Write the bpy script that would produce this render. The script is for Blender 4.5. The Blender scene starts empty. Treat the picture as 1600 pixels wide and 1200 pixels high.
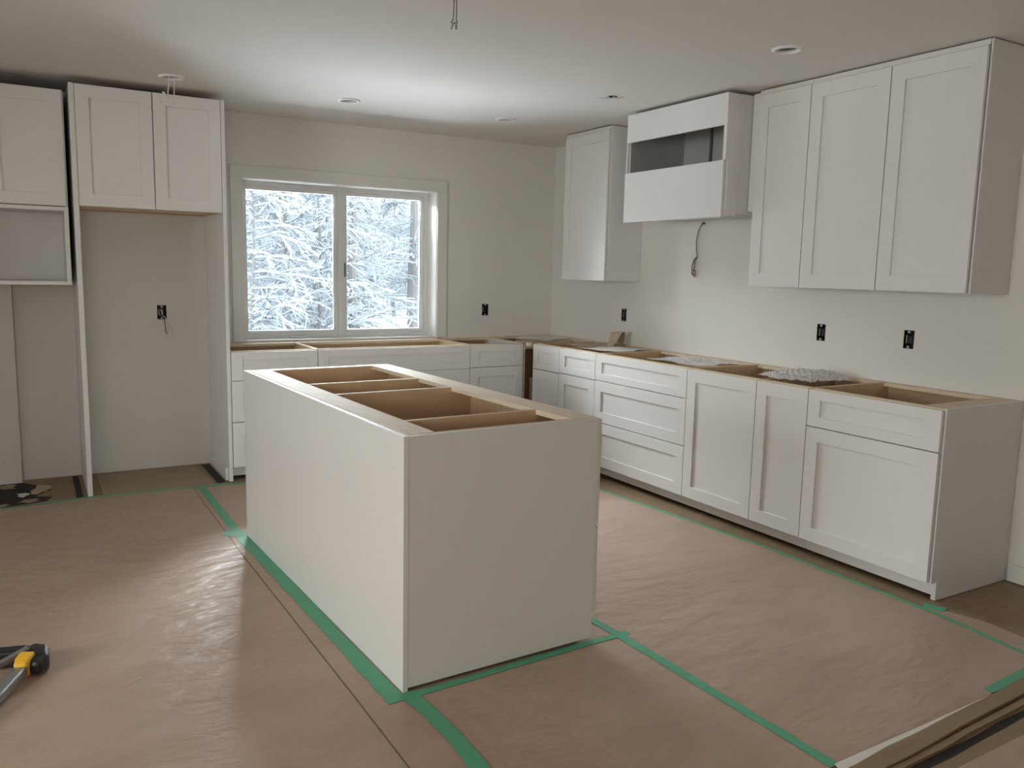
import bpy, bmesh, math, random
from mathutils import Vector, Matrix
from mathutils.geometry import tessellate_polygon

SC = bpy.context.scene
COL = SC.collection
PI = math.pi

# ------------------------------------------------------------------ camera
FW = Vector((0.50327714, 0.85348445, -0.13519027))
RT = Vector((0.86269002, -0.50526695, 0.0217078))
UP = Vector((0.04977991, 0.12755233, 0.99058183))
CAMP = Vector((-4.0132, -5.5128, 1.4239))
cd = bpy.data.cameras.new('camera')
cam = bpy.data.objects.new('camera', cd)
COL.objects.link(cam)
cd.sensor_width = 36.0
cd.lens = 1291.417 / 1600 * 36
cd.clip_start = 0.05
cd.clip_end = 300
cam.matrix_world = Matrix(((RT.x, UP.x, -FW.x, CAMP.x), (RT.y, UP.y, -FW.y, CAMP.y),
                           (RT.z, UP.z, -FW.z, CAMP.z), (0, 0, 0, 1)))
SC.camera = cam

# ------------------------------------------------------------------ world, light, exposure
SC.view_settings.view_transform = 'Standard'
SC.view_settings.look = 'None'
SC.view_settings.gamma = 1.0
SC.view_settings.use_curve_mapping = False
SC.view_settings.exposure = 0.25
w = bpy.data.worlds.new('overcast_sky')
SC.world = w
w.use_nodes = True
nt = w.node_tree
bg = nt.nodes['Background']
SKY = 5.6          # even overcast sky
bg.inputs[0].default_value = (0.91, 0.965, 1.0, 1)
bg.inputs[1].default_value = SKY

ROOM = dict(x0=-7.6, x1=0.0, y0=-9.0, y1=0.636, H=2.484)
H = ROOM['H']
BY = ROOM['y1']
WIN1 = (-2.645, -1.122, 0.874, 2.040)          # kitchen window opening x0 x1 z0 z1
WIN2 = (-4.6, -2.6, 0.75, 2.15)                # left wall window y0 y1 z0 z1
WIN3 = (-6.0, -4.4, 0.9, 2.1)                  # rear wall: x0 x1 z0 z1


def portal(name, loc, rot, sx, sy):
    l = bpy.data.lights.new(name, 'AREA')
    l.shape = 'RECTANGLE'; l.size = sx; l.size_y = sy
    l.cycles.is_portal = True
    o = bpy.data.objects.new(name, l); COL.objects.link(o)
    o.location = loc; o.rotation_euler = rot
    return o


portal('window_portal', ((WIN1[0] + WIN1[1]) / 2, BY + .25, (WIN1[2] + WIN1[3]) / 2), (-PI / 2, 0, 0), WIN1[1] - WIN1[0], WIN1[3] - WIN1[2])
portal('window_portal', (ROOM['x0'] - .16, (WIN2[0] + WIN2[1]) / 2, (WIN2[2] + WIN2[3]) / 2), (PI / 2, 0, -PI / 2), WIN2[1] - WIN2[0], WIN2[3] - WIN2[2])
portal('window_portal', ((WIN3[0] + WIN3[1]) / 2, ROOM['y0'] - .16, (WIN3[2] + WIN3[3]) / 2), (PI / 2, 0, 0), WIN3[1] - WIN3[0], WIN3[3] - WIN3[2])



def fill_lamp(name, loc, rot, sx, sy, col, power):
    l = bpy.data.lights.new(name, 'AREA'); l.shape = 'RECTANGLE'; l.size = sx; l.size_y = sy
    l.color = col; l.energy = power
    o = bpy.data.objects.new(name, l); COL.objects.link(o); o.location = loc; o.rotation_euler = rot
    return o


# fill lamps added at the two unseen windows and just outside the kitchen window
P_SIDE, P_REAR, P_UPPER, P_LOWER = 100.0, 52.0, 660.0, 310.0
wcx = (WIN1[0] + WIN1[1]) / 2
fill_lamp('side_fill', (ROOM['x0'] - .2, (WIN2[0] + WIN2[1]) / 2, (WIN2[2] + WIN2[3]) / 2), (PI / 2, 0, -PI / 2), WIN2[1] - WIN2[0], WIN2[3] - WIN2[2], (1, .94, .86), P_SIDE)  # extra lamp outside the side window, added on top of the sky's light
fill_lamp('rear_fill', ((WIN3[0] + WIN3[1]) / 2, ROOM['y0'] - .2, (WIN3[2] + WIN3[3]) / 2), (PI / 2, 0, 0), WIN3[1] - WIN3[0], WIN3[3] - WIN3[2], (1, .78, .58), P_REAR)  # warm lamp added outside the rear window to lift camera-facing surfaces
fill_lamp('upper_fill', (wcx, BY + .75, 2.55), (-math.radians(50), 0, 0), 1.6, 1.0, (.95, .98, 1), P_UPPER)  # unseen lamp added above the window to brighten the room and right-hand cabinets
fill_lamp('lower_fill', (wcx, BY + 1.30, .45), (PI - math.radians(10), 0, 0), 2.4, 1.8, (.92, .97, 1), P_LOWER)  # unseen lamp added below the sill to brighten the ceiling

# ------------------------------------------------------------------ materials
M = {}


def mat(name, col, rough=.5, noise=None, bump=None, spec=.5, metal=0, stretch=None):
    """noise=(scale, amount, colour2); bump=(scale, strength)"""
    m = bpy.data.materials.new(name); m.use_nodes = True
    nt = m.node_tree; b = nt.nodes['Principled BSDF']
    b.inputs['Base Color'].default_value = (*col, 1)
    b.inputs['Roughness'].default_value = rough
    b.inputs['Metallic'].default_value = metal
    b.inputs['Specular IOR Level'].default_value = spec
    tc = nt.nodes.new('ShaderNodeTexCoord')
    mp = nt.nodes.new('ShaderNodeMapping')
    nt.links.new(tc.outputs['Object'], mp.inputs[0])
    if stretch:
        mp.inputs['Scale'].default_value = stretch
    if noise:
        n = nt.nodes.new('ShaderNodeTexNoise'); n.inputs['Scale'].default_value = noise[0]
        n.inputs['Detail'].default_value = 5
        nt.links.new(mp.outputs[0], n.inputs['Vector'])
        r = nt.nodes.new('ShaderNodeValToRGB')
        r.color_ramp.elements[0].position = .3; r.color_ramp.elements[1].position = .72
        c2 = noise[2]; a = noise[1]
        r.color_ramp.elements[0].color = (*[col[i] * (1 - a) + c2[i] * a for i in range(3)], 1)
        r.color_ramp.elements[1].color = (*col, 1)
        nt.links.new(n.outputs['Fac'], r.inputs[0])
        nt.links.new(r.outputs[0], b.inputs['Base Color'])
    if bump:
        n2 = nt.nodes.new('ShaderNodeTexNoise'); n2.inputs['Scale'].default_value = bump[0]
        n2.inputs['Detail'].default_value = 4
        nt.links.new(mp.outputs[0], n2.inputs['Vector'])
        bp = nt.nodes.new('ShaderNodeBump'); bp.inputs['Strength'].default_value = bump[1]
        bp.inputs['Distance'].default_value = .02
        nt.links.new(n2.outputs['Fac'], bp.inputs['Height'])
        nt.links.new(bp.outputs[0], b.inputs['Normal'])
    M[name] = m
    return m


mat('wall_paint', (.73, .70, .655), .75, (1.3, .5, (.70, .67, .625)), (90, .03))
mat('ceiling_paint', (.77, .735, .695), .8, (1.0, .5, (.75, .715, .675)), (120, .03))
mat('trim_paint', (.71, .69, .645), .5)
mat('cabinet_paint', (.73, .71, .69), .38, (2.0, .4, (.71, .69, .67)))
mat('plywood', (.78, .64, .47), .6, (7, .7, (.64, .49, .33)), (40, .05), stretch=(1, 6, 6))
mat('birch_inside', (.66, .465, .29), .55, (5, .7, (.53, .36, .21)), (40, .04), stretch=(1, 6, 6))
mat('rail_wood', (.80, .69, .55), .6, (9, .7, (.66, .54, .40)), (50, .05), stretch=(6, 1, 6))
mat('subfloor', (.29, .205, .12), .5, (4, .8, (.21, .145, .08)), (30, .1), stretch=(1, 5, 1))
mat('builder_paper', (.45, .325, .245), .38, (2.2, .8, (.38, .265, .192)), (7, .55), stretch=(1.0, 1.9, 1))
mat('green_tape', (.10, .40, .24), .45, (12, .7, (.08, .33, .19)), (20, .2))
mat('white_strip', (.75, .70, .62), .6)
mat('dark_plastic', (.012, .012, .014), .5)
mat('black_grip', (.012, .012, .013), .42, None, (160, .1))
mat('yellow_plastic', (.80, .45, .03), .4)
mat('steel', (.33, .34, .34), .38, metal=.7)
mat('duct_metal', (.34, .335, .32), .5, (3, .5, (.29, .29, .28)))
mat('duct_light', (.52, .50, .47), .55, (3, .5, (.46, .44, .41)))
mat('box_metal', (.35, .34, .33), .45, metal=.8)
mat('wire_grey', (.16, .15, .14), .55)
mat('wire_white', (.70, .68, .65), .5)
mat('copper', (.35, .22, .12), .45, metal=.8)
mat('nook_board', (.36, .275, .19), .6, (5, .7, (.29, .215, .14)))
mat('cardboard', (.55, .44, .33), .7, (8, .6, (.46, .36, .26)))
mat('white_card', (.74, .71, .67), .7)
mat('old_tar', (.018, .014, .012), .95, (10, .6, (.05, .035, .02)))
mat('lamp_inside', (.42, .41, .40), .35)
mat('ring_white', (.87, .86, .84), .4)
mat('vinyl', (.73, .73, .72), .35)
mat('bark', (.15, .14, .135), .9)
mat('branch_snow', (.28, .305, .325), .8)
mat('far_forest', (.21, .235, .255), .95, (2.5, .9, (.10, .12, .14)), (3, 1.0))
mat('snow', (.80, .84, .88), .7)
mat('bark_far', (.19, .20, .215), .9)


def film_mat():
    m = bpy.data.materials.new('clear_film'); m.use_nodes = True
    nt = m.node_tree; nt.nodes.clear()
    out = nt.nodes.new('ShaderNodeOutputMaterial')
    tr = nt.nodes.new('ShaderNodeBsdfTransparent')
    b = nt.nodes.new('ShaderNodeBsdfPrincipled')
    b.inputs['Base Color'].default_value = (.93, .93, .94, 1); b.inputs['Roughness'].default_value = .15
    mx = nt.nodes.new('ShaderNodeMixShader'); mx.inputs[0].default_value = .55
    nt.links.new(tr.outputs[0], mx.inputs[1]); nt.links.new(b.outputs[0], mx.inputs[2])
    nt.links.new(mx.outputs[0], out.inputs[0])
    M['clear_film'] = m


def glass_mat():
    m = bpy.data.materials.new('window_glass'); m.use_nodes = True
    nt = m.node_tree; nt.nodes.clear()
    out = nt.nodes.new('ShaderNodeOutputMaterial')
    tr = nt.nodes.new('ShaderNodeBsdfTransparent'); tr.inputs[0].default_value = (.94, .97, .98, 1)
    gl = nt.nodes.new('ShaderNodeBsdfGlossy'); gl.inputs['Roughness'].default_value = .02
    fr = nt.nodes.new('ShaderNodeFresnel'); fr.inputs[0].default_value = 1.45
    mx = nt.nodes.new('ShaderNodeMixShader')
    nt.links.new(fr.outputs[0], mx.inputs[0]); nt.links.new(tr.outputs[0], mx.inputs[1]); nt.links.new(gl.outputs[0], mx.inputs[2])
    nt.links.new(mx.outputs[0], out.inputs[0])
    M['window_glass'] = m


film_mat(); glass_mat()


# ------------------------------------------------------------------ mesh helpers
class MB:
    def __init__(s): s.v = []; s.f = []

    def box(s, x0, x1, y0, y1, z0, z1):
        n = len(s.v)
        s.v += [(x0, y0, z0), (x1, y0, z0), (x1, y1, z0), (x0, y1, z0), (x0, y0, z1), (x1, y0, z1), (x1, y1, z1), (x0, y1, z1)]
        s.f += [tuple(n + i for i in q) for q in ((3, 2, 1, 0), (4, 5, 6, 7), (0, 1, 5, 4), (1, 2, 6, 5), (2, 3, 7, 6), (3, 0, 4, 7))]
        return s

    def poly(s, pts):
        n = len(s.v); s.v += [tuple(p) for p in pts]; s.f.append(tuple(range(n, n + len(pts)))); return s

    def prism(s, pts, z0, z1):
        """closed prism of a ccw outline (x,y)"""
        n = len(s.v); k = len(pts)
        s.v += [(p[0], p[1], z0) for p in pts] + [(p[0], p[1], z1) for p in pts]
        s.f.append(tuple(n + i for i in reversed(range(k)))); s.f.append(tuple(n + k + i for i in range(k)))
        for i in range(k):
            j = (i + 1) % k
            s.f.append((n + i, n + j, n + k + j, n + k + i))
        return s

    def tube(s, pts, r, k=6, cap=True):
        pts = [Vector(p) for p in pts]
        rs = r if isinstance(r, (list, tuple)) else [r] * len(pts)
        n0 = len(s.v)
        prev = None
        for i, p in enumerate(pts):
            d = (pts[min(i + 1, len(pts) - 1)] - pts[max(i - 1, 0)])
            d = d.normalized() if d.length > 1e-9 else Vector((0, 0, 1))
            if prev is None:
                a = d.orthogonal().normalized()
            else:
                a = prev - d * prev.dot(d)
                a = a.normalized() if a.length > 1e-6 else d.orthogonal().normalized()
            prev = a
            b = d.cross(a)
            for j in range(k):
                t = 2 * PI * j / k
                s.v.append(tuple(p + (a * math.cos(t) + b * math.sin(t)) * rs[i]))
        for i in range(len(pts) - 1):
            for j in range(k):
                q = n0 + i * k; j2 = (j + 1) % k
                s.f.append((q + j, q + j2, q + k + j2, q + k + j))
        if cap:
            s.f.append(tuple(n0 + j for j in reversed(range(k))))
            q = n0 + (len(pts) - 1) * k
            s.f.append(tuple(q + j for j in range(k)))
        return s

    def lathe(s, prof, c=(0, 0, 0), k=32):
        n0 = len(s.v); m = len(prof)
        for j in range(k):
            t = 2 * PI * j / k
            for r, z in prof:
                s.v.append((c[0] + r * math.cos(t), c[1] + r * math.sin(t), c[2] + z))
        for j in range(k):
            j2 = (j + 1) % k
            for i in range(m - 1):
                s.f.append((n0 + j * m + i, n0 + j2 * m + i, n0 + j2 * m + i + 1, n0 + j * m + i + 1))
        return s

    def sheet(s, outer, holes, fn):
        """flat sheet with holes; 2-D loops mapped to 3-D by fn"""
        loops = [[Vector((p[0], p[1], 0)) for p in l] for l in [outer] + holes]
        flat = [p for l in loops for p in l]
        n = len(s.v)
        s.v += [tuple(fn(p.x, p.y)) for p in flat]
        s.f += [tuple(n + i for i in t) for t in tessellate_polygon(loops)]
        return s

    def build(s, name, material, parent=None, smooth=False, bevel=0, loc=None):
        me = bpy.data.meshes.new(name)
        me.from_pydata(s.v, [], s.f)
        me.materials.append(M[material])
        if smooth:
            for p in me.polygons: p.use_smooth = True
        me.update()
        o = bpy.data.objects.new(name, me); COL.objects.link(o)
        if parent: o.parent = parent
        if loc: o.location = loc
        if bevel:
            b = o.modifiers.new('bevel', 'BEVEL'); b.width = bevel; b.segments = 2; b.limit_method = 'ANGLE'
        return o


def fixn(o):
    bm = bmesh.new(); bm.from_mesh(o.data); bmesh.ops.recalc_face_normals(bm, faces=bm.faces); bm.to_mesh(o.data); bm.free()
    return o


def tag(o, label, cat, group=None):
    o['label'] = label; o['category'] = cat
    if group: o['group'] = group
    return o


def struct(o, label=None):
    o['kind'] = 'structure'
    if label: o['label'] = label
    return o


def thing(name, label, cat, loc=(0, 0, 0), rz=0, group=None):
    o = bpy.data.objects.new(name, None); COL.objects.link(o)
    o.empty_display_size = .1
    o.location = loc; o.rotation_euler = (0, 0, rz)
    return tag(o, label, cat, group)


def B(*a): return MB().box(*a)


def rect(u0, u1, v0, v1): return [(u0, v0), (u1, v0), (u1, v1), (u0, v1)]


def circ(cx, cy, r, k=28): return [(cx + r * math.cos(2 * PI * i / k), cy + r * math.sin(2 * PI * i / k)) for i in range(k)]


# ================================================================== STRUCTURE
x0, x1, y0, y1 = ROOM['x0'], ROOM['x1'], ROOM['y0'], ROOM['y1']
struct(B(x0 - .15, x1 + .15, y0 - .15, y1 + .15, -.12, 0).build('floor', 'subfloor'), 'bare brown wooden subfloor')

LIGHTS = [(-3.225, -.263), (-2.162, -.241), (-1.025, -.275), (-.867, -2.656)]
HOLE5 = (-.881, -1.33)
PEND = (-2.485, -2.411)
mb = MB().sheet(rect(x0, x1, y0, y1), [circ(a, b, .056) for a, b in LIGHTS] + [circ(*HOLE5, .03, 12), circ(*PEND, .012, 8)],
                lambda u, v: (u, v, H))
mb.box(x0 - .15, x1 + .15, y0 - .15, y1 + .15, H + .12, H + .2)
struct(mb.build('ceiling', 'ceiling_paint'), 'white painted ceiling')

# outlets: name -> (plane coordinate, z)
OUT_R = [(-.398, 1.106), (-2.257, 1.108), (-2.818, 1.112)]
OUT_B = [(-.667, 1.097), (-3.203, 1.091)]
ow, oh = .030, .049
# back wall
mb = MB()
mb.sheet(rect(x0, x1, 0, H), [rect(*WIN1)] + [rect(x - ow, x + ow, z - oh, z + oh) for x, z in OUT_B], lambda u, v: (u, BY, v))
wx0, wx1, wz0, wz1 = WIN1
for r in (rect(x0 - .15, wx0, -.1, H + .12), rect(wx1, x1 + .15, -.1, H + .12), rect(wx0, wx1, -.1, wz0), rect(wx0, wx1, wz1, H + .12)):
    mb.box(r[0][0], r[1][0], BY + .16, BY + .24, r[0][1], r[2][1])
mb.box(x0, -4.085, BY - .065, BY - .001, 0, H)
struct(mb.build('wall_back', 'wall_paint'), 'off-white drywall with the kitchen window')
# right wall
mb = MB()
mb.sheet(rect(y0, y1, 0, H), [rect(y - ow, y + ow, z - oh, z + oh) for y, z in OUT_R] + [circ(-1.231, 1.775, .012, 10)], lambda u, v: (0, u, v))
mb.box(.1, .18, y0 - .15, y1 + .18, -.1, H + .12)
struct(mb.build('wall_right', 'wall_paint'), 'off-white drywall behind the long cabinet run')
# left wall with a side window, rear wall with a window (behind the camera)
mb = MB(); a, b, c, d = WIN2
mb.box(x0 - .15, x0, y0 - .15, a, 0, H + .12).box(x0 - .15, x0, b, y1 + .15, 0, H + .12).box(x0 - .15, x0, a, b, 0, c).box(x0 - .15, x0, a, b, d, H + .12)
struct(mb.build('wall_left', 'wall_paint'), 'off-white drywall with the side window')
mb = MB(); a, b, c, d = WIN3
mb.box(x0, a, y0 - .15, y0, 0, H + .12).box(b, x1 + .15, y0 - .15, y0, 0, H + .12).box(a, b, y0 - .15, y0, 0, c).box(a, b, y0 - .15, y0, d, H + .12)
struct(mb.build('wall_rear', 'wall_paint'), 'off-white drywall behind the viewer')


def plain_window(name, label, loc, rz, W, z0, z1, n):
    e = bpy.data.objects.new(name, None); COL.objects.link(e); e.location = loc; e.rotation_euler = (0, 0, rz); struct(e, label)
    m = MB(); f = .06
    m.box(0, W, .02, .1, z0, z0 + f).box(0, W, .02, .1, z1 - f, z1).box(0, f, .02, .1, z0 + f, z1 - f).box(W - f, W, .02, .1, z0 + f, z1 - f)
    for i in range(1, n): m.box(W * i / n - f / 2, W * i / n + f / 2, .02, .1, z0 + f, z1 - f)
    m.build('window_frame', 'vinyl', e)
    for i in range(n):
        B(W * i / n + .03, W * (i + 1) / n - .03, .055, .06, z0 + f - .005, z1 - f + .005).build('pane', 'window_glass', e)


plain_window('window_2', 'white side window in the left wall', (x0, WIN2[0], 0), PI / 2, WIN2[1] - WIN2[0], WIN2[2], WIN2[3], 2)
plain_window('window_3', 'white window in the rear wall', (WIN3[1], y0, 0), PI, WIN3[1] - WIN3[0], WIN3[2], WIN3[3], 2)

# kitchen window
W1 = bpy.data.objects.new('window_1', None); COL.objects.link(W1); struct(W1, 'white two-sash casement window above the back counter')
W1.location = (wx0, BY, 0)
Wd = wx1 - wx0
cw = .085
B(-cw, 0, -.016, 0, wz0, wz1).build('casing', 'trim_paint', W1, bevel=.002)
B(Wd, Wd + cw, -.016, 0, wz0, wz1).build('casing', 'trim_paint', W1, bevel=.002)
B(-cw, Wd + cw, -.016, 0, wz1, wz1 + cw).build('casing', 'trim_paint', W1, bevel=.002)
B(-.001, .004, 0, .235, wz0, wz1).build('jamb', 'trim_paint', W1)
B(Wd - .004, Wd + .001, 0, .235, wz0, wz1).build('jamb', 'trim_paint', W1)
B(.004, Wd - .004, 0, .235, wz1 - .004, wz1 + .001).build('jamb', 'trim_paint', W1)
B(.004, Wd - .004, 0, .235, wz0 - .001, wz0 + .006).build('sill', 'trim_paint', W1)
fy0, fy1 = .165, .235
m = MB(); fo = .030
mid0, mid1 = .756, .801
m.box(.004, Wd - .004, fy0, fy1, wz1 - .004 - fo, wz1 - .004).box(.004, Wd - .004, fy0, fy1, wz0 + .006, wz0 + .006 + fo)
m.box(.004, .004 + fo, fy0, fy1, wz0 + .036, wz1 - .034).box(Wd - .004 - fo, Wd - .004, fy0, fy1, wz0 + .036, wz1 - .034)
m.box(mid0, mid1, fy0, fy1, wz0 + .036, wz1 - .034)
m.build('window_frame', 'vinyl', W1)
for a, b in ((.034, mid0), (mid1, Wd - .034)):
    s = .028; z0_, z1_ = wz0 + .036, wz1 - .034
    m = MB(); g0, g1 = fy0 + .012, fy0 + .05
    m.box(a + .002, b - .002, g0, g1, z0_ + .002, z0_ + s).box(a + .002, b - .002, g0, g1, z1_ - s, z1_ - .002)
    m.box(a + .002, a + s, g0, g1, z0_ + s, z1_ - s).box(b - s, b - .002, g0, g1, z0_ + s, z1_ - s)
    sash = m.build('sash', 'vinyl', W1)
    B(a + s - .004, b - s + .004, g0 + .016, g0 + .022, z0_ + s - .004, z1_ - s + .004).build('pane', 'window_glass', sash)
    gk = MB().box(a + s, a + s + .004, g0 + .012, g0 + .016, z0_ + s, z1_ - s).box(b - s - .004, b - s, g0 + .012, g0 + .016, z0_ + s, z1_ - s)
    gk.build('gasket', 'wire_grey', sash)
    cx = (a + b) / 2 + .02
    h = B(cx - .05, cx + .05, fy0 - .03, fy0, wz0 + .006, wz0 + .020).build('crank_handle', 'vinyl', W1, bevel=.004)
    B(cx - .02, cx + .04, fy0 - .042, fy0 - .03, wz0 + .008, wz0 + .017).build('crank_lever', 'vinyl', h)
B(mid1 + .001, mid1 + .012, fy0 - .012, fy0, 1.35, 1.46).build('sash_lock', 'wire_grey', W1, bevel=.002)

struct(B(-4.08, 0, BY - .006, BY, H - .095, H).build('trim_1', 'wall_paint'), 'flat trim strip along the top of the back wall')
struct(B(-.016, 0, y0, -3.445, .004, .088).build('baseboard_right', 'trim_paint', bevel=.004), 'white baseboard beside the last base cabinet')

# ================================================================== CABINETS
FR = .072


def front(parent, name, a, b, z0, z1, fw=FR, rail=None, y=0, label=None):
    """shaker front: proud frame with a recessed panel; faces -y at y"""
    rail = rail or fw
    t = .019; dp = .010
    o = [(a, z0), (b, z0), (b, z1), (a, z1)]
    i = [(a + fw, z0 + rail), (b - fw, z0 + rail), (b - fw, z1 - rail), (a + fw, z1 - rail)]
    v = [(p[0], y, p[1]) for p in o] + [(p[0], y, p[1]) for p in i] + [(p[0], y + dp + .003, p[1]) for p in i] + [(p[0], y + t, p[1]) for p in o]
    m = MB(); m.v = v
    for k in range(4):
        n = (k + 1) % 4
        m.f += [(k, n, 4 + n, 4 + k), (4 + k, 4 + n, 8 + n, 8 + k), (n, k, 12 + k, 12 + n)]
    m.f.append((15, 14, 13, 12))
    d = m.build(name, 'cabinet_paint', parent, bevel=.0012)
    if label: d['label'] = label
    B(a + fw - .002, b - fw + .002, y + dp, y + dp + .004, z0 + rail - .002, z1 - rail + .002).build('panel', 'cabinet_paint', d)
    return d


def slab(parent, name, a, b, z0, z1, y=0, t=.019):
    return B(a, b, y, y + t, z0, z1).build(name, 'cabinet_paint', parent, bevel=.0012)


G = .0024   # half gap between fronts
TB = .092   # bottom of base fronts


def base_cab(label, loc, rz, w, d, h, fronts, end=None, toe=True, group='white shaker base cabinets', end_board=0, fr=0.03, bk=.055):
    """fronts: list of (kind, z0, z1, [x splits])"""
    c = thing('base_cabinet', label, 'cabinet', loc, rz, group)
    ft = .0250
    p = .016
    toe_in = .06
    for k, (a, b) in enumerate(((0.0008, p), (w - p, w - .0008))):
        white = (end == 'right' and k == 1)
        mm = MB()
        tin = ft + toe_in - (.02 if k == 1 and end else .008)
        zf = .003 if white else .026
        pts = [(ft, .088), (tin, .088), (tin, zf), (d, zf), (d, h), (ft, h)]
        n = len(pts)
        mm.v = [(a, q[0], q[1]) for q in pts] + [(b, q[0], q[1]) for q in pts]
        mm.f = [tuple(range(n)), tuple(reversed(range(n, 2 * n)))] + [(i, i + n, (i + 1) % n + n, (i + 1) % n) for i in range(n)]
        s = fixn(mm.build('side_panel', 'birch_inside' if not white else 'cabinet_paint', c))
        if white:
            mm = MB()
            mm.v = [(b + .0005, q[0], q[1]) for q in pts] + [(b + .006, q[0], q[1]) for q in pts]
            mm.f = [tuple(range(n)), tuple(reversed(range(n, 2 * n)))] + [(i, i + n, (i + 1) % n + n, (i + 1) % n) for i in range(n)]
            fixn(mm.build('end_panel', 'cabinet_paint', c))
    B(p, w - p, d - .012, d, .1, h).build('back_panel', 'birch_inside', c)
    B(p, w - p, ft, d - .012, .1, .115).build('bottom_panel', 'birch_inside', c)
    B(p, w - p, ft, ft + fr, h - .018, h).build('front_rail', 'plywood', c)
    B(p, w - p, d - bk, d - .012, h - .018, h).build('back_rail', 'plywood', c)
    if end_board:
        B(w - p - end_board, w - p, ft + fr, d - bk, h - .018, h).build('corner_board', 'plywood', c)
    if toe:
        B(0.001, w - (.016 if end else .001), ft + toe_in - .02, ft + toe_in - .0085, .024, .098).build('toe_kick', 'cabinet_paint', c)
        for fx in (.05, w - .05):
            MB().lathe([(0, .003), (.022, .003), (.022, .012), (.012, .016), (.012, .1), (0, .1)], (fx, ft + .12, 0), 12).build('levelling_foot', 'dark_plastic', c)
    for kind, za, zb, xs in fronts:
        for i in range(len(xs) - 1):
            a, b = xs[i] + G, xs[i + 1] - G
            front(c, kind, a, b, za + G, zb - G, rail=.05 if (zb - za) < .26 else None)
    return c


XF = -.63                  # right-run front plane
RZ = -PI / 2
hR = .874
yE, ya, yb, yc, yd, ye, yf = -3.4286, -2.718, -2.373, -1.829, -.903, -.451, -.086


def rcab(label, ys, yn, fronts, **k):
    w = ys - yn
    fr = [(kd, za, zb, [0, w]) for kd, za, zb in fronts]
    return base_cab(label, (XF, ys, 0), RZ, w, .627, hR, fr, **k)


rcab('wide base cabinet at the open end with one drawer over a single door', ya, yE,
     [('drawer_front', .682, hR - .003, ), ('door', TB, .682)], end='right', end_board=.10)
rcab('narrow full-height-door base cabinet holding clear film, second from the open end', yb, ya, [('door', TB, hR - .003)])
rcab('medium full-height-door base cabinet beside the three-drawer unit', yc, yb, [('door', TB, hR - .003)])
rcab('wide three-drawer base cabinet below the hood box', yd, yc,
     [('drawer_front', .690, hR - .003), ('drawer_front', .400, .690), ('drawer_front', TB, .400)])
rcab('drawer-over-door base cabinet left of the three-drawer unit', ye, yd, [('drawer_front', .686, hR - .003), ('door', TB, .686)])
rcab('narrow drawer-over-door base cabinet next to the dark corner gap', yf, ye, [('drawer_front', .680, hR - .003), ('door', TB, .680)])

FY = .0205
hB = .866
b0, b1, b2, b3 = -2.878, -2.2985, -1.1234, -.6533


def bcab(label, xa, xb, fronts, **k):
    w = xb - xa
    return base_cab(label, (xa, FY, 0), 0, w, BY - FY - .002, hB, [(kd, za, zb, [s * w for s in sp]) for kd, za, zb, sp in fronts], **k)


bcab('three-drawer base cabinet left of the sink base, against the fridge panel', b0, b1,
     [('drawer_front', .672, hB - .004, (0, 1)), ('drawer_front', .396, .672, (0, 1)), ('drawer_front', TB, .396, (0, 1))], bk=.09, fr=.02)
bcab('wide sink base cabinet under the window with a long false front', b1, b2,
     [('drawer_front', .684, hB - .004, (0, 1)), ('door', TB, .684, (0, .5, 1))], bk=.09, fr=.02)
bcab('drawer base cabinet right of the sink base, next to the corner', b2, b3,
     [('drawer_front', .690, hB - .004, (0, 1)), ('drawer_front', .400, .690, (0, 1)), ('drawer_front', TB, .400, (0, 1))], bk=.07, fr=.02, end='right')

# blind corner carcass between the two runs
c = thing('corner_cabinet', 'open corner cabinet carcass of bare plywood where the runs meet', 'cabinet', (0, 0, 0))
cx0, cx1, cy0, cy1 = -.642, -.004, -.082, BY - .004
B(cx0, cx0 + .016, .05, cy1, .1, .866).build('side_panel', 'birch_inside', c)
B(-.60, cx1, cy0, cy0 + .016, .1, .872).build('side_panel', 'birch_inside', c)
B(cx0 + .016, cx1, cy1 - .012, cy1, .1, .872).build('back_panel', 'birch_inside', c)
B(cx1 - .012, cx1, cy0 + .016, cy1 - .012, .1, .872).build('back_panel', 'birch_inside', c)
B(cx0 + .016, cx1 - .012, cy0 + .016, cy1 - .012, .1, .115).build('bottom_panel', 'birch_inside', c)
B(cx0 + .016, cx1 - .012, cy1 - .09, cy1 - .012, .855, .872).build('back_rail', 'plywood', c)
B(cx1 - .075, cx1 - .012, cy0 + .016, cy1 - .09, .855, .872).build('back_rail', 'plywood', c)
B(-.61, -.08, .20, .225, .80, .872).build('brace', 'plywood', c)
B(-.61, -.585, cy0 + .016, cy0 + .07, .1, .60).build('gap_dark_strip', 'wire_grey', c)  # dark grey strip put in so the corner gap looks shaded
B(-.644, -.628, .036, .046, .1, .85).build('filler_panel', 'cabinet_paint', c)
B(-.634, -.600, -.020, .012, .845, .872).build('corner_block', 'cabinet_paint', c)

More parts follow.
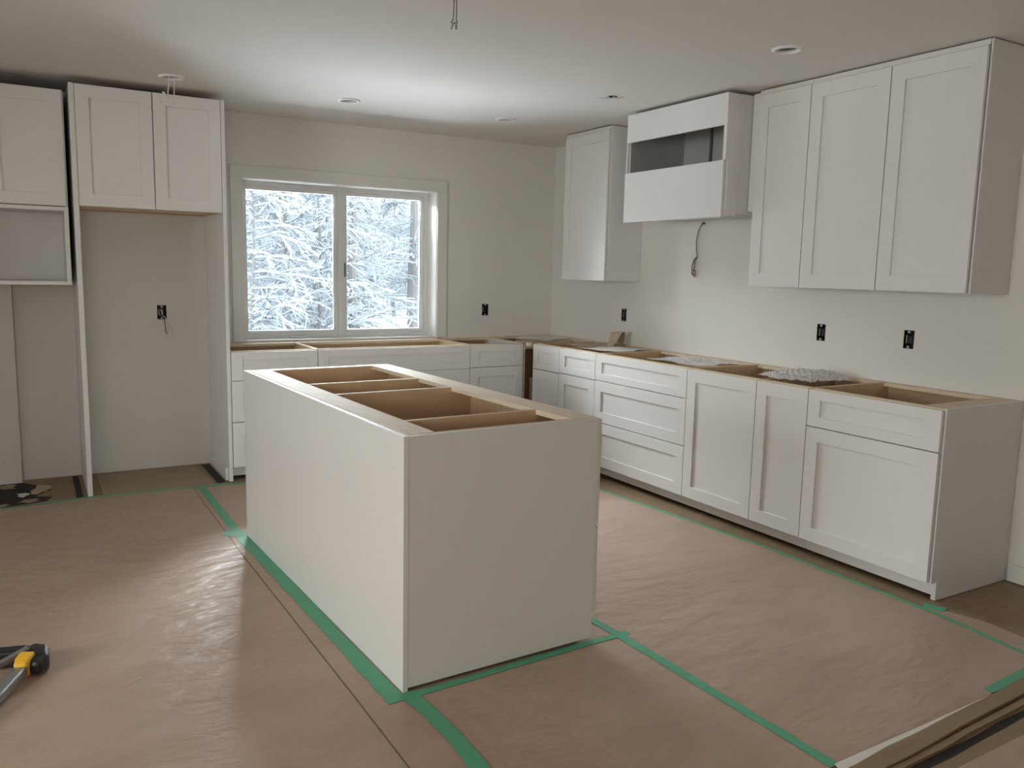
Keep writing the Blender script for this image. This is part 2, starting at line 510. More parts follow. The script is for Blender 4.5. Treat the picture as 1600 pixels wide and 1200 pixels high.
# ---------------- fridge surround
fx0, fx1 = -3.740, -2.880
PF = .0185
c = thing('fridge_surround', 'tall open fridge surround with two doors across the top', 'cabinet')
B(fx0, fx0 + .027, PF, BY - .002, .003, 2.440).build('side_panel', 'cabinet_paint', c, bevel=.001)
B(fx1 - .024, fx1, PF, BY - .002, .003, 2.440).build('side_panel', 'cabinet_paint', c, bevel=.001)
ia, ib = fx0 + .027, fx1 - .024
zb_ = 1.753
mm = MB().box(ia, ia + .016, .04, BY - .004, zb_, 2.434).box(ib - .016, ib, .04, BY - .004, zb_, 2.434).box(ia + .016, ib - .016, .04, BY - .004, 2.418, 2.434)
mm.box(ia + .016, ib - .016, BY - .016, BY - .004, zb_, 2.418)
mm.build('carcass', 'birch_inside', c)
B(ia + .016, ib - .016, .04, BY - .016, zb_ + .01, zb_ + .026).build('bottom_panel', 'plywood', c)
fm = -3.298
front(c, 'door', ia + G, fm - G, zb_ - .004, 2.438, y=PF)
front(c, 'door', fm + G, ib - G, zb_ - .004, 2.438, y=PF)
B(ib - .016, ib - .001, .06, BY - .03, .004, .09).build('floor_cleat', 'cabinet_paint', c)
# ---------------- oven tower top
c = thing('oven_cabinet', 'wall cabinet with open appliance shelf left of the fridge surround', 'cabinet', (-4.566, .10, 0))
ow_ = .800
m_ = .019
B(0, m_, .0205, .52, 1.290, 2.408).build('side_panel', 'cabinet_paint', c)
B(ow_ - m_, ow_, .0205, .52, 1.290, 2.408).build('side_panel', 'cabinet_paint', c)
B(m_, ow_ - m_, .0205, .45, 1.288, 1.307).build('shelf', 'cabinet_paint', c)
B(m_, ow_ - m_, .0205, .45, 1.722, 1.741).build('shelf', 'cabinet_paint', c)
B(m_, ow_ - m_, .0205, .45, 2.389, 2.408).build('top_panel', 'cabinet_paint', c)
B(m_, ow_ - m_, .45, .465, 1.288, 2.408).build('back_panel', 'cabinet_paint', c)
mm = MB().box(0, ow_, .0, .0195, 1.285, 1.306).box(0, ow_, 0, .0195, 1.718, 1.741).box(0, .024, 0, .0195, 1.306, 1.718).box(ow_ - .024, ow_, 0, .0195, 1.306, 1.718)
mm.build('face_frame', 'cabinet_paint', c, bevel=.001)
front(c, 'door', G, ow_ / 2 - G, 1.746, 2.406)
front(c, 'door', ow_ / 2 + G, ow_ - G - .006, 1.746, 2.406)

# ---------------- upper cabinets on the right wall
UXF = -.33
uB_, uT_ = 1.369, 2.448


def upper(label, ys, yn, splits, end=None, endw=.016, trim=True):
    w = ys - yn
    c = thing('wall_cabinet', label, 'cabinet', (UXF, ys, 0), RZ, 'white shaker wall cabinets')
    d = -UXF - .002
    B(.0008, .016, .0250, d, uB_, uT_ + .012).build('side_panel', 'cabinet_paint', c)
    B(w - .016, w - .0008, .0250, d, uB_, uT_ + .012).build('side_panel', 'cabinet_paint', c)
    B(.016, w - .016, .0205, d, uB_ + .002, uB_ + .018).build('bottom_panel', 'cabinet_paint', c)
    B(.016, w - .016, .0205, d, uT_ - .01, uT_ + .012).build('top_panel', 'cabinet_paint', c)
    B(.016, w - .016, d - .01, d, uB_ + .018, uT_ - .01).build('back_panel', 'cabinet_paint', c)
    if end:
        B(w + .0005, w + .009, .018, d, uB_ - .001, uT_ + .030).build('end_panel', 'cabinet_paint', c, bevel=.001)
    for i in range(len(splits) - 1):
        front(c, 'door', splits[i] * w + G, splits[i + 1] * w - G, uB_, uT_, fw=.075)
    if trim:
        B(.001, w - .0005 if end else w - .001, .012, .030, uT_ + .004, uT_ + .028).build('top_trim', 'trim_paint', c)
    return c


u0, u1, u2, u3 = -1.979, -2.352, -2.829, -3.299
upper('single-door wall cabinet right beside the hood box', u0, u1, [0, 1])
upper('wide two-door wall cabinet, farthest right with an exposed end', u1, u3, [0, (u1 - u2) / (u1 - u3), 1], end=True)
upper('single-door wall cabinet in the far corner left of the hood box', -.008, -.566, [0, 1], end=True)

# ---------------- hood box
c = thing('hood_box', 'white boxed range hood cover with a rectangular opening', 'hood', (-.499, -.994, 0), RZ)
hw = .918
t = .018
slab(c, 'front_panel', 0, hw, 2.284, 2.462)
slab(c, 'front_panel', -.004, hw - .010, 1.764, 2.086, y=-.004)
slab(c, 'front_stile', hw - .024, hw, 2.087, 2.283)
slab(c, 'front_stile', 0, .010, 2.087, 2.283)
B(0, t, .0195, .105, 1.772, 2.460).build('side_panel', 'cabinet_paint', c)
B(hw - t, hw, .0195, .105, 1.772, 2.460).build('side_panel', 'cabinet_paint', c)
B(.004, t, .106, .494, 1.795, 2.464).build('side_panel', 'cabinet_paint', c)
B(t + .0005, t + .004, .020, .481, 1.82, 2.45).build('liner_panel', 'duct_metal', c)
B(hw - t, hw - .004, .106, .494, 1.790, 2.464).build('side_panel', 'cabinet_paint', c)
B(t, hw - t, .482, .494, 1.795, 2.464).build('back_panel', 'duct_light', c)
B(t, hw - t, .0195, .482, 2.452, 2.464).build('top_panel', 'cabinet_paint', c)
mm = MB().box(t, hw - t, .02, .16, 1.797, 1.812).box(t, hw - t, .40, .482, 1.797, 1.812).box(t, .14, .16, .40, 1.797, 1.812).box(hw - .14, hw - t, .16, .40, 1.797, 1.812)
mm.build('bottom_panel', 'cabinet_paint', c)
MB().tube([(.30, .47, 1.80), (.302, .468, 2.0), (.297, .466, 2.2), (.30, .468, 2.44)], .008).build('seam_cable', 'wire_grey', c)
MB().tube([(.55, .45, 1.80), (.56, .43, 2.02), (.565, .40, 2.09), (.575, .395, 2.12)], .004).build('wire_end', 'copper', c)
c2 = tag(B(-.30, -.002, -1.976, -1.914, 1.80, 2.470).build('filler_panel', 'cabinet_paint', bevel=.001), 'narrow white filler panel between the hood box and the wall cabinet', 'panel')

# ================================================================== ISLAND
isl = thing('kitchen_island', 'white paneled kitchen island with open plywood top and no counter', 'island', (-2.9779, -3.0748, .003), .0407)
IW, IL, IH = .830, 1.925, .882
B(0, .019, 0, IL, 0, IH).build('left_panel', 'cabinet_paint', isl, bevel=.0012)
B(.0195, .806, .001, .020, .012, IH).build('end_panel', 'cabinet_paint', isl, bevel=.0012)
B(.0195, .806, IL - .02, IL, 0, IH).build('end_panel', 'cabinet_paint', isl, bevel=.0012)
iy = [.0205, .262, .957, 1.298, 1.885]
ix0, ix1 = .0205, .804
for i in range(4):
    a, b = iy[i], iy[i + 1]
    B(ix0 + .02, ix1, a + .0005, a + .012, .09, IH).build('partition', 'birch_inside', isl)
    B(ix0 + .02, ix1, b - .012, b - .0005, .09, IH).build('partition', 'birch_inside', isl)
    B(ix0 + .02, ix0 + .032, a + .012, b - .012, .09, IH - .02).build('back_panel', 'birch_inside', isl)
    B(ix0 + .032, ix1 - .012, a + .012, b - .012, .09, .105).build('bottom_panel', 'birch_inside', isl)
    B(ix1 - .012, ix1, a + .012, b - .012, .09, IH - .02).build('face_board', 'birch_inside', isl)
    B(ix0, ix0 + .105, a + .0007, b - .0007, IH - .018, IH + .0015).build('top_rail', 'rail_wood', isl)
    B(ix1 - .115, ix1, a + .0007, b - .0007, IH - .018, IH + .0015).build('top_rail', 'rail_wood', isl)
B(ix0, ix1, 1.8855, 1.903, IH - .06, IH).build('spacer_board', 'birch_inside', isl)
B(ix1 - .06, ix1 - .045, .02, IL - .02, .01, .088).build('toe_kick', 'cabinet_paint', isl)
# drawer fronts on the aisle side (face +x)
fe = bpy.data.objects.new('front_row', None)
for i, fs in enumerate(([(.46, .879), (.115, .46)], [(.69, .879), (.40, .69), (.115, .40)], [(.115, .879)], [(.69, .879), (.115, .69)])):
    a = 0.002 if i == 0 else iy[i]
    b = iy[i + 1] if i < 3 else IL
    for za, zb in fs:
        wdt = b - a
        d = front(isl, 'door' if zb - za > .3 else 'drawer_front', G, wdt - G, za + G, zb - G, rail=.05 if zb - za < .26 else None)
        d.location = (ix1 + .0205, a, 0); d.rotation_euler = (0, 0, PI / 2)
bpy.data.objects.remove(fe)

# ================================================================== ELECTRICAL
def outlet(label, loc, rz, wires=0):
    """local: wall plane y=0, cavity to +y, room at -y"""
    c = thing('outlet_box', label, 'outlet', loc, rz, 'open electrical boxes')
    a, b, d, t = ow - .001, oh - .001, .06, .003
    m = MB().box(-a, -a + t, -.001, d, -b, b).box(a - t, a, -.001, d, -b, b).box(-a + t, a - t, -.001, d, -b, -b + t).box(-a + t, a - t, -.001, d, b - t, b).box(-a, a, d, d + t, -b, b)
    m.build('box', 'dark_plastic', c)
    for s in (-1, 1):
        m = B(-.008, .008, -.003, .004, s * .040 - .007, s * .040 + .007).build('mounting_tab', 'box_metal', c)
    B(-.013, .013, .012, .03, -.022, .020).build('device', 'dark_plastic', c)
    B(-.02, -.014, .006, .03, -.02, .022).build('bracket', 'box_metal', c)
    if wires:
        MB().tube([(0, .03, -.02), (.004, -.02, -.035), (.012, -.04, -.07), (.016, -.03, -.13), (.024, -.03, -.148), (.03, -.03, -.14)], .0032).build('wire', 'wire_grey', c)
        MB().tube([(.004, .03, -.02), (.012, -.03, -.03), (.03, -.045, -.06), (.050, -.04, -.10), (.060, -.04, -.135), (.052, -.04, -.148)], .0032).build('wire', 'wire_white', c)
        MB().tube([(-.004, .03, .0), (-.004, -.01, .02), (.002, -.012, -.01), (-.006, .0, -.02)], .004).build('wire', 'wire_white', c)
    return c


for (y, z), lb in zip(OUT_R, ('open black outlet box below the corner wall cabinet on the right wall',
                              'open black outlet box in the middle of the right wall',
                              'open black outlet box nearest the open end of the right run')):
    outlet(lb, (0, y, z), RZ)
outlet('open outlet box on the back wall right of the window', (OUT_B[0][0], BY, OUT_B[0][1]), 0)
outlet('open outlet box with two dangling wires inside the fridge surround', (OUT_B[1][0], BY, OUT_B[1][1]), 0, 1)
# hood supply cable
c = thing('hood_cable', 'grey cable with a coiled stripped end hanging below the hood box', 'cable', (-.004, -1.231, 1.775), RZ)
MB().tube([(0, .05, 0), (0, -.01, 0), (-.022, -.02, -.05), (-.035, -.022, -.12), (-.030, -.022, -.18), (-.020, -.022, -.225)], .0045).build('cable', 'wire_grey', c, smooth=True)
MB().tube([(-.020, -.022, -.225), (-.045, -.026, -.245), (-.062, -.026, -.29), (-.060, -.024, -.33), (-.045, -.02, -.352)], .005).build('stripped_wire', 'wire_grey', c, smooth=True)
MB().tube([(-.020, -.022, -.225), (-.032, -.03, -.26), (-.034, -.03, -.30), (-.042, -.03, -.325)], .0045).build('stripped_wire', 'wire_grey', c, smooth=True)
MB().tube([(-.045, -.02, -.352), (-.062, -.024, -.345), (-.064, -.02, -.325), (-.05, -.024, -.315), (-.034, -.02, -.322), (-.03, -.022, -.345), (-.042, -.02, -.362)], .0055).build('wire_nuts', 'copper', c, smooth=True)

# recessed lights
for i, ((a, b), lb) in enumerate(zip(LIGHTS, ('recessed ceiling light with dangling connectors above the fridge surround',
                                             'recessed ceiling light in front of the window, left of centre',
                                             'recessed ceiling light near the far corner',
                                             'recessed ceiling light above the aisle by the right wall cabinets'))):
    c = thing('recessed_light', lb, 'light', (a, b, H), 0, 'recessed ceiling lights')
    MB().lathe([(.052, .006), (.051, -.004), (.056, -.009), (.068, -.008), (.074, 0.0)], k=36).build('trim_ring', 'ring_white', c, smooth=True)
    MB().lathe([(.0545, .0), (.05, .03), (.046, .075), (0, .076)], k=36).build('can', 'lamp_inside', c, smooth=True)
    MB().lathe([(0, .05), (.018, .052), (.026, .06), (.028, .074)], k=20).build('bulb_socket', 'dark_plastic' if i < 1 else 'lamp_inside', c, smooth=True)
    if i == 0:
        MB().tube([(-.01, 0, .06), (-.014, 0, -.02), (-.024, 0, -.10)], .0035).build('wire', 'wire_white', c)
        B(-.036, -.020, -.004, .004, -.152, -.095).build('connector', 'wire_white', c).rotation_euler = (0, .18, 0)
        MB().tube([(.012, 0, .06), (.014, 0, -.03), (.010, 0, -.10)], .003).build('wire', 'wire_white', c)
        B(.005, .014, -.004, .004, -.165, -.10).build('connector', 'wire_white', c)
# wire stubs from the ceiling hole
c = thing('ceiling_wire', 'short white wire stub curling out of a ceiling hole by the hood box', 'wire', (*HOLE5, H))
MB().tube([(0, 0, .05), (0, 0, -.006), (-.05, .02, -.014), (-.09, .05, -.012)], .004).build('wire', 'wire_white', c, smooth=True)
MB().tube([(.005, 0, .05), (.01, -.005, -.006), (.03, -.01, -.012), (.05, -.04, -.003), (.06, -.02, -.003)], .0035).build('wire', 'wire_white', c, smooth=True)
# pendant wires
c = thing('pendant_wires', 'pair of bare hanging wires capped with nuts over the island', 'wire', (*PEND, H))
ru = Vector((RT.x, RT.y, 0)).normalized()


def pp(a, z): return (ru.x * a, ru.y * a, z)


MB().tube([pp(-.004, .05), pp(-.004, -.05), pp(-.006, -.075)], .0022).build('wire', 'wire_grey', c)
MB().tube([pp(.007, .05), pp(.007, -.05), pp(.006, -.078)], .0022).build('wire', 'wire_grey', c)
MB().tube([pp(-.006, -.075), pp(-.014, -.086), pp(-.006, -.09), pp(.002, -.086), pp(.012, -.088), pp(.006, -.078)], .003).build('knot', 'wire_grey', c)
MB().tube([pp(-.008, -.088), pp(-.010, -.1), pp(-.014, -.112)], [.005, .0045, .003]).build('wire_nut', 'box_metal', c)
MB().tube([pp(.006, -.088), pp(.006, -.1), pp(.006, -.112)], [.005, .0045, .004]).build('wire_nut', 'box_metal', c)

# ================================================================== FLOOR COVERING
random.seed(5)


def paper(label, outline, z=.0012, lift=0):
    o = MB().prism(outline, 0.0002, z).build('floor_paper', 'builder_paper')
    tag(o, label, 'paper', 'brown builder paper sheets')
    return o


paper('large brown builder paper sheet covering the floor left of the island',
      [(-7.5, -8.9), (-3.10, -8.9), (-3.132, -3.0), (-3.150, -1.4), (-3.145, -.04), (-3.74, .0), (-4.2, -.06), (-7.5, -.10)], z=.0026)
paper('brown builder paper sheet under and in front of the island',
      [(-3.092, -8.9), (-2.06, -8.9), (-2.05, -3.0), (-2.03, -.04), (-3.137, -.04), (-3.142, -1.4), (-3.124, -3.0)], z=.0014)
paper('brown builder paper sheet in the aisle between the island and right cabinets',
      [(-2.07, -4.06), (-1.18, -4.035), (-.90, -4.012), (-.30, -4.0), (-.60, -3.84), (-.585, -3.66), (-.63, -3.52), (-.70, -3.46), (-.69, -2.6), (-.80, -1.25), (-.83, -.04), (-2.05, -.04)], z=.0022)
paper('brown builder paper beyond the wooden threshold at the lower right corner',
      [(-2.06, -8.9), (-.02, -8.9), (-.02, -4.22), (-2.06, -4.245)], z=.002)


def tape(label, pts, wd, z=.0030, torn=.003):
    m = MB(); L = []; R = []
    dense = []
    for i in range(len(pts) - 1):
        a, b = Vector(pts[i]), Vector(pts[i + 1]); n = max(2, int((b - a).length / .06))
        for k in range(n): dense.append(a.lerp(b, k / n))
    dense.append(Vector(pts[-1]))
    for i, p in enumerate(dense):
        d = (dense[min(i + 1, len(dense) - 1)] - dense[max(0, i - 1)]).normalized()
        n = Vector((-d.y, d.x)); e = random.uniform(-torn, torn)
        L.append(p + n * (wd / 2 + e)); R.append(p - n * (wd / 2 - random.uniform(-torn, torn)))
    k = len(dense)
    for zz in (z, z + .0004):
        m.v += [(p.x, p.y, zz) for p in L] + [(p.x, p.y, zz) for p in R]
    for i in range(k - 1):
        m.f += [(i, k + i, k + i + 1, i + 1), (2 * k + i, 2 * k + i + 1, 3 * k + i + 1, 3 * k + i), (i, i + 1, 2 * k + i + 1, 2 * k + i), (k + i, 3 * k + i, 3 * k + i + 1, k + i + 1)]
    m.f += [(0, 2 * k, 3 * k, k), (k - 1, 2 * k - 1, 4 * k - 1, 3 * k - 1)]
    return tag(fixn(m.build('tape_strip', 'green_tape')), label, 'tape', 'green painter tape strips on the floor')


tape('green tape strip from the fridge surround to the far island corner', [(-3.092, -.045), (-3.090, -1.10)], .046)
tape('green tape along the foot of the long island side', [(-3.088, -1.10), (-3.064, -1.7), (-3.014, -3.12)], .062, z=.0028)
tape('crumpled green tape patch at the far left island corner', [(-3.16, -1.06), (-3.06, -1.13)], .09, z=.0036, torn=.012)
tape('green tape running from the near island corner toward the viewer', [(-2.968, -3.075), (-2.955, -3.184), (-2.940, -3.385), (-2.951, -3.57), (-2.96, -4.3)], .056, z=.0036)
tape('green tape under the near end of the island', [(-2.985, -3.105), (-2.15, -3.055), (-2.00, -3.055)], .036, z=.0030)
tape('long green tape line across the aisle right of the island', [(-2.055, -.1), (-2.055, -2.9), (-2.045, -3.06), (-2.025, -4.06)], .040, z=.0036)
tape('narrow green tape in front of the right base cabinets', [(-.83, -.05), (-.79, -1.25), (-.685, -2.56), (-.695, -3.51), (-.75, -3.99)], .024, z=.003)
tape('green tape along the fridge surround and left wall opening', [(-4.9, -.07), (-4.2, -.055), (-3.74, .0), (-3.2, -.025), (-2.83, -.045), (-2.60, -.05)], .036, z=.0033)
tape('short wide green tape piece at the threshold by the right edge', [(-1.165, -4.020), (-.86, -4.002)], .038, z=.003)
tape('small green tape scrap at the corner of the end base cabinet', [(-.66, -3.44), (-.62, -3.52)], .06, z=.0028, torn=.008)

o = MB().prism([(-2.03, -4.085), (-1.94, -4.105), (-1.6, -4.082), (-1.18, -4.040), (-1.6, -4.050), (-2.02, -4.055)], .0026, .0050).build('white_edge_strip', 'white_strip')
tag(o, 'thin white strip along the paper edge at the threshold', 'strip')
c = thing('threshold', 'rough wooden threshold boards at the lower right', 'threshold', (0, 0, 0))
random.seed(3)


def plank(xa, xb, ya_, yb_, z0, z1, ma, nm, skew):
    n = 14; P1 = []; P2 = []
    for i in range(n + 1):
        x = xa + (xb - xa) * i / n
        P1.append((x, ya_ + skew * (x - xa) + random.uniform(-.004, .004))); P2.append((x, yb_ + skew * (x - xa) + random.uniform(-.004, .004)))
    return MB().prism(P1 + P2[::-1], z0, z1).build(nm, ma, c)


plank(-2.3, -.05, -4.170, -4.112, .0004, .016, 'subfloor', 'board', .055)
plank(-2.3, -.05, -4.196, -4.172, .0004, .010, 'subfloor', 'board', .05)
plank(-2.3, -.05, -4.225, -4.198, .0002, .0008, 'old_tar', 'gap_strip', .045)

# old floor remnants beside the left wall
random.seed(11)


def blob(cx, cy, rx, ry, n=11, j=.35): return [(cx + rx * math.cos(2 * PI * i / n) * random.uniform(1 - j, 1 + j * .4), cy + ry * math.sin(2 * PI * i / n) * random.uniform(1 - j, 1 + j * .4)) for i in range(n)]


tarp = MB().prism([(-4.9, -.03), (-4.2, -.02), (-3.96, .03), (-3.93, .12), (-4.02, .17), (-3.93, .30), (-4.0, .45), (-4.08, .55), (-4.9, .56)], .0003, .0012).build('tar_residue', 'old_tar')
tag(tarp, 'black flooring residue below the oven cabinet', 'residue')
for i, (a, b, rx, ry, mt, lb) in enumerate([
        (-3.985, .33, .060, .13, 'cardboard', 'largest torn tan flooring scrap on the black residue'),
        (-4.17, .47, .075, .07, 'nook_board', 'brown flooring scrap against the wall below the oven cabinet'),
        (-4.085, .22, .035, .06, 'white_card', 'pale narrow flooring scrap in the middle of the black residue'),
        (-4.055, .055, .055, .05, 'nook_board', 'brown flooring scrap beside the green tape below the oven cabinet'),
        (-4.20, .0, .060, .035, 'nook_board', 'small brown flooring scrap at the left edge by the tape')]):
    o = MB().prism(blob(a, b, rx, ry, 13, .5), .0014 + i * .0012, .0030 + i * .0012).build('flooring_scrap', mt)
    tag(o, lb, 'scrap', 'flooring scraps below the oven cabinet')
tag(B(-3.80, -3.765, .02, .60, .0004, .004).build('floor_strip', 'old_tar'), 'dark strip of floor left of the tall fridge panel', 'strip')
tag(B(-3.70, -3.665, .03, .60, .0004, .003).build('floor_strip', 'subfloor'), 'brown strip of floor inside the left side of the fridge surround', 'strip')
tag(B(-2.98, -2.93, .03, .58, .0004, .004).build('floor_strip', 'old_tar'), 'dark strip of floor inside the right side of the fridge surround', 'strip')
tag(MB().prism([(-3.655, .012), (-3.0, .0), (-3.03, .585), (-3.3, .60), (-3.655, .61)], .0004, .0018).build('floor_sheet', 'nook_board'), 'brown board covering the floor of the fridge surround', 'board')

# hand tool at the left edge
c = thing('hand_tool', 'black folding hand tool with yellow collar and grey arm on the floor', 'tool', (-4.035, -2.285, .0028))
def bar(name, pts, ws, hs, ma, bev):
    """tapered rectangular bar along pts"""
    m = MB(); pts = [Vector(p) for p in pts]
    for i, p in enumerate(pts):
        d = (pts[min(i + 1, len(pts) - 1)] - pts[max(0, i - 1)]).normalized(); n = Vector((-d.y, d.x, 0)).normalized()
        for a, b in ((-1, -1), (1, -1), (1, 1), (-1, 1)): m.v.append(tuple(p + n * a * ws[i] / 2 + Vector((0, 0, b * hs[i] / 2))))
    for i in range(len(pts) - 1):
        for k in range(4): m.f.append((4 * i + k, 4 * i + (k + 1) % 4, 4 * i + 4 + (k + 1) % 4, 4 * i + 4 + k))
    m.f += [(3, 2, 1, 0), tuple(4 * (len(pts) - 1) + k for k in range(4))]
    return fixn(m.build(name, ma, c, bevel=bev))


bar('arm', [(-.45, .10, .034), (-.14, .045, .036), (-.035, .012, .038)], [.050, .058, .056], [.052, .058, .060], 'black_grip', .008)
bar('head', [(-.030, .030, .038), (.005, -.010, .038), (.004, -.060, .036), (-.022, -.098, .033)], [.060, .066, .064, .052], [.060, .068, .066, .050], 'black_grip', .014)
bar('collar', [(-.030, -.045, .044), (-.047, -.080, .040), (-.056, -.105, .036)], [.050, .050, .040], [.070, .064, .050], 'yellow_plastic', .008)
bar('lever', [(-.048, -.085, .034), (-.080, -.16, .030), (-.12, -.235, .028), (-.27, -.52, .022)], [.042, .040, .052, .040], [.034, .034, .030, .028], 'steel', .006)
bar('strut', [(-.030, .0, .066), (-.10, -.06, .060), (-.30, -.22, .034)], [.026, .024, .022], [.018, .018, .018], 'wire_grey', .004)

# ================================================================== LOOSE SHEETS ON THE CABINETS
def crumple(name, label, cat, material, cx, cy, z, sx, sy, amp, rz=0, seed=1, n=14, dome=0, group=None):
    rnd = random.Random(seed)
    m = MB()
    ph = [(rnd.uniform(-14, 14), rnd.uniform(-14, 14), rnd.uniform(0, 6)) for _ in range(6)]
    for i in range(n + 1):
        for j in range(n + 1):
            u, v = i / n - .5, j / n - .5
            h = sum(abs(math.sin(a * u * 2 + b * v * 2 + c_)) for a, b, c_ in ph) / 6 * amp
            e = 1 - max(abs(u), abs(v)) * 2
            h += dome * (1 - (2 * u) ** 2) * (1 - (2 * v) ** 2)
            h *= min(1, .35 + e)
            m.v.append(((u + .06 * math.sin(9 * v + seed)) * sx, (v + .06 * math.sin(8 * u + seed)) * sy, h))
    for i in range(n):
        for j in range(n):
            q = i * (n + 1) + j
            m.f.append((q, q + n + 1, q + n + 2, q + 1))
    o = m.build(name, material, smooth=False)
    sd = o.modifiers.new('thick', 'SOLIDIFY'); sd.thickness = .001
    o.location = (cx, cy, z); o.rotation_euler = (0, 0, rz)
    return tag(o, label, cat, group)


crumple('plastic_film', 'clear crumpled plastic film over the narrow base cabinet', 'film', 'clear_film', -.32, -2.44, hR + .0015, .42, .36, .050, .1, 4, 26, .012)
crumple('plastic_film', 'flat clear plastic film on the three-drawer cabinet next to the partition', 'film', 'clear_film', -.33, -1.56, hR + .0015, .36, .46, .022, 0, 7, 22)
crumple('paper_sheet', 'white paper sheet lying over the corner cabinet', 'paper', 'white_card', -.26, .34, hR + .0005, .52, .36, .01, .5, 9, 8)
crumple('paper_sheet', 'pale paper sheet left of the three-drawer cabinet partition', 'paper', 'white_card', -.32, -.70, hR + .0015, .34, .34, .012, .2, 12, 8)
crumple('paper_sheet', 'brown paper sheet on the corner end of the right run', 'paper', 'cardboard', -.22, -.36, hR + .001, .36, .40, .014, .9, 15, 8)
# bent card scrap standing on the counter frames
m = MB(); prof = [(-.10, .0), (-.055, .045), (-.025, .095), (.0, .110), (.03, .104), (.050, .055), (.062, .0)]
for px, pz in prof:
    wv = .040 + .25 * pz
    m.v += [(px - .01, -wv, pz), (px + .015, wv * .7, pz * .9)]
for i in range(len(prof) - 1): m.f.append((2 * i, 2 * i + 2, 2 * i + 3, 2 * i + 1))
o = m.build('card_scrap', 'cardboard'); sd = o.modifiers.new('thick', 'SOLIDIFY'); sd.thickness = .003
o.location = (-.14, -.49, hR + .006); o.rotation_euler = (0, 0, .35)
tag(o, 'bent cardboard scrap standing on the right counter frames', 'card')

# ================================================================== OUTSIDE
m = MB(); N = 26
rs = random.Random(2)
for i in range(N + 1):
    for j in range(N + 1):
        x = -45 + 90 * i / N; y = BY + .3 + 55 * j / N
        z = -.75 + .35 * math.sin(x * .35 + 1) * math.sin(y * .3) * min(1, j / 6) + max(0, y - 18) * .06
        m.v.append((x, y, z))
for i in range(N):
    for j in range(N):
        q = i * (N + 1) + j
        m.f.append((q, q + N + 1, q + N + 2, q + 1))
struct(m.build('snowy_ground', 'snow', smooth=True), 'snow covered ground outside the window')
# snow ground on the other sides of the house
struct(MB().prism([(-45, -45), (x0 - .3, -45), (x0 - .3, BY + .2), (-45, BY + .2)], -.9, -.75).build('snowy_ground', 'snow'), 'snow covered ground beyond the side window')


# wooded hillside closing the view
m = MB(); rs = random.Random(4)
NX = 60
for i in range(NX + 1):
    x = -30 + 75 * i / NX
    top = 4.6 + .5 * math.sin(x * .45) + rs.uniform(-.5, .5)
    for k in range(9):
        t = k / 8
        m.v.append((x + rs.uniform(-.3, .3), 38 + 9 * t + rs.uniform(-.8, .8), -.5 + (top + .5) * t))
for i in range(NX):
    for k in range(8):
        q = i * 9 + k
        m.f.append((q, q + 9, q + 10, q + 1))
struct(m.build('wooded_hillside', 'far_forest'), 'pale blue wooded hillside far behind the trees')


def gz(x, y): return -.75 + .35 * math.sin(x * .35 + 1) * math.sin(y * .3) * min(1, (y - BY - .2) / 55 * N / 6) + max(0, y - 18) * .06


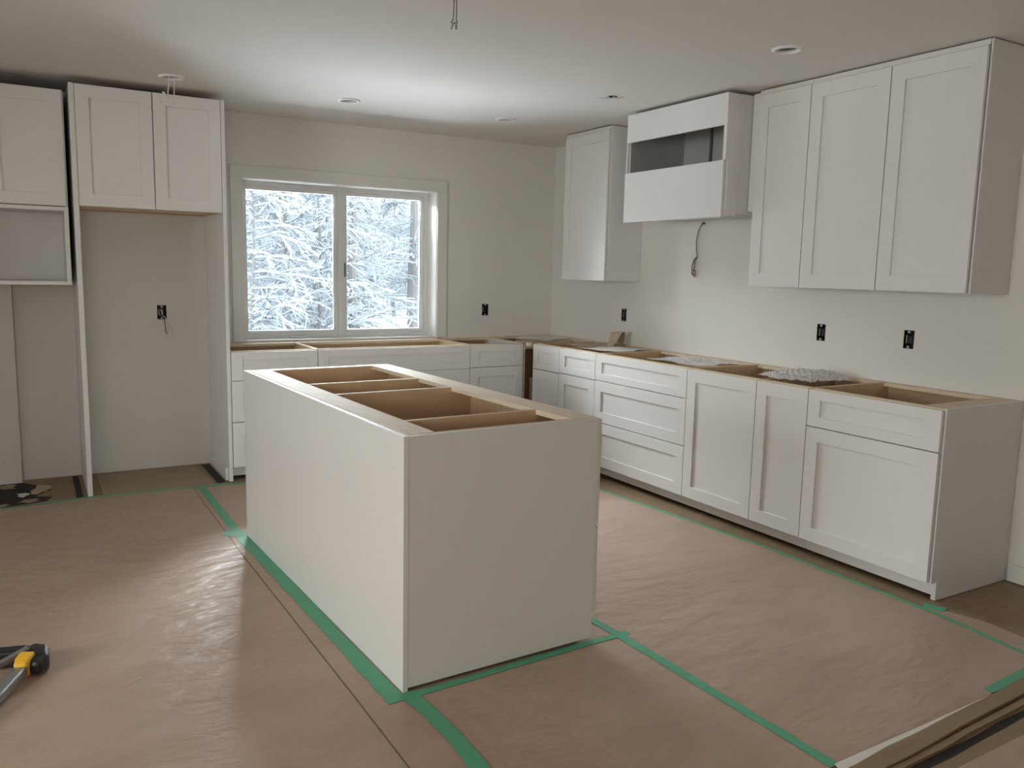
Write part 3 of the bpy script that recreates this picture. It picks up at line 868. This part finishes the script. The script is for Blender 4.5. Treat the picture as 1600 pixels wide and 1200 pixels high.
def snowy_tree(label, x, y, height, rad, nb, seed, spread=1.5, far=False, droop=.35, twigs=7, lean=0, group='snow laden trees outside the window'):
    rnd = random.Random(seed)
    nb = int(nb * 1.35)
    c = thing('snowy_tree', label, 'tree', (x, y, gz(x, y) - .05), 0, group)
    tr = MB(); br = MB(); sn = MB()
    pts = [Vector((lean * h + .05 * math.sin(h * 1.3 + seed), .05 * math.cos(h + seed), h)) for h in [height * i / 8 for i in range(9)]]
    tr.tube(pts, [rad * (1 - .8 * i / 8) for i in range(9)], 7)
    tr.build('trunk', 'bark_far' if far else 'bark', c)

    def snow_on(P, r):
        for i in range(len(P) - 1):
            a, b = P[i], P[i + 1]; d = b - a
            s = Vector((-d.y, d.x, 0))
            if s.length < 1e-4: continue
            s = s.normalized() * r * 1.15
            up = Vector((0, 0, r * 2.0)); k = len(sn.v)
            sn.v += [tuple(a - s), tuple(a + s), tuple(a + up), tuple(b - s), tuple(b + s), tuple(b + up)]
            sn.f += [(k, k + 2, k + 5, k + 3), (k + 1, k + 4, k + 5, k + 2), (k, k + 3, k + 4, k + 1), (k, k + 1, k + 2), (k + 3, k + 5, k + 4)]

    def limb(p, d, L, r, depth):
        P = [p]; q = p.copy(); d = d.copy()
        n = 4 if depth == 0 else 3
        for i in range(n):
            d += Vector((rnd.uniform(-.25, .25), rnd.uniform(-.25, .25), -droop * .35 + rnd.uniform(-.2, .2)))
            d.normalize(); q = q + d * L / n; P.append(q.copy())
        br.tube(P, [r * (1 - .6 * i / n) for i in range(n + 1)], 3, cap=False)
        snow_on(P, r * 1.2 + .005)
        if depth < 2:
            for k in range(twigs if depth == 0 else 3):
                t = rnd.uniform(.2, 1); i = min(n - 1, int(t * n)); s = P[i].lerp(P[i + 1], t * n - i)
                dd = (P[i + 1] - P[i]).normalized() + Vector((rnd.uniform(-1, 1), rnd.uniform(-1, 1), rnd.uniform(-.5, .6)))
                limb(s, dd.normalized(), L * rnd.uniform(.3, .55), r * .55, depth + 1)

    for k in range(nb):
        h = height * rnd.uniform(.06, .98)
        i = min(7, int(h / height * 8)); p = pts[i].lerp(pts[i + 1], h / height * 8 - i)
        a = rnd.uniform(0, 2 * PI)
        L = spread * (1.05 - .7 * h / height) * rnd.uniform(.6, 1.15)
        limb(p, Vector((math.cos(a), math.sin(a), rnd.uniform(.0, .6))).normalized(), L, .009 + .006 * rnd.random(), 0)
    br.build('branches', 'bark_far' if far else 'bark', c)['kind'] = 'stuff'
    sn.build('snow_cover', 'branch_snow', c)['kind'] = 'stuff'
    return c


def vx(px, y):   # x of the sight line through window column px at depth y
    d = FW + RT * ((px - 800) / 1291.417)
    return CAMP.x + d.x * (y - CAMP.y) / d.y


TREES = [('slender straight snow-covered tree in the middle of the left sash', 450, 11.5, 7.5, .085, 52, 1.7, False),
         ('thick-trunked snowy tree just right of the window mullion', 553, 12.5, 7.0, .13, 46, 1.7, False),
         ('tall snowy tree at the right edge of the right sash', 645, 17.0, 9.0, .17, 46, 2.0, False),
         ('thin snowy sapling at the left edge of the left sash', 398, 9.5, 5.0, .04, 44, 1.4, False),
         ('snowy sapling beside the mullion in the left sash', 500, 10.5, 5.0, .05, 46, 1.4, False)]
for i, (lb, px, y, hh, r, nb, sp, far) in enumerate(TREES):
    snowy_tree(lb, vx(px, y), y, hh, r, nb, 20 + i, sp, far)
rb = random.Random(8)
for i, (px, y) in enumerate([(380, 17), (425, 19), (475, 20), (515, 18), (545, 24), (580, 25), (615, 26), (660, 23), (400, 26), (460, 27), (505, 28), (630, 30), (350, 15), (690, 20), (562, 31), (600, 34), (430, 14), (525, 15)]):
    snowy_tree('snowy tree in the dense thicket behind the nearer trees', vx(px, y), y, rb.uniform(5.5, 8), .09, 40, 60 + i, rb.uniform(1.8, 2.6), True, twigs=7, group='snowy background thicket')
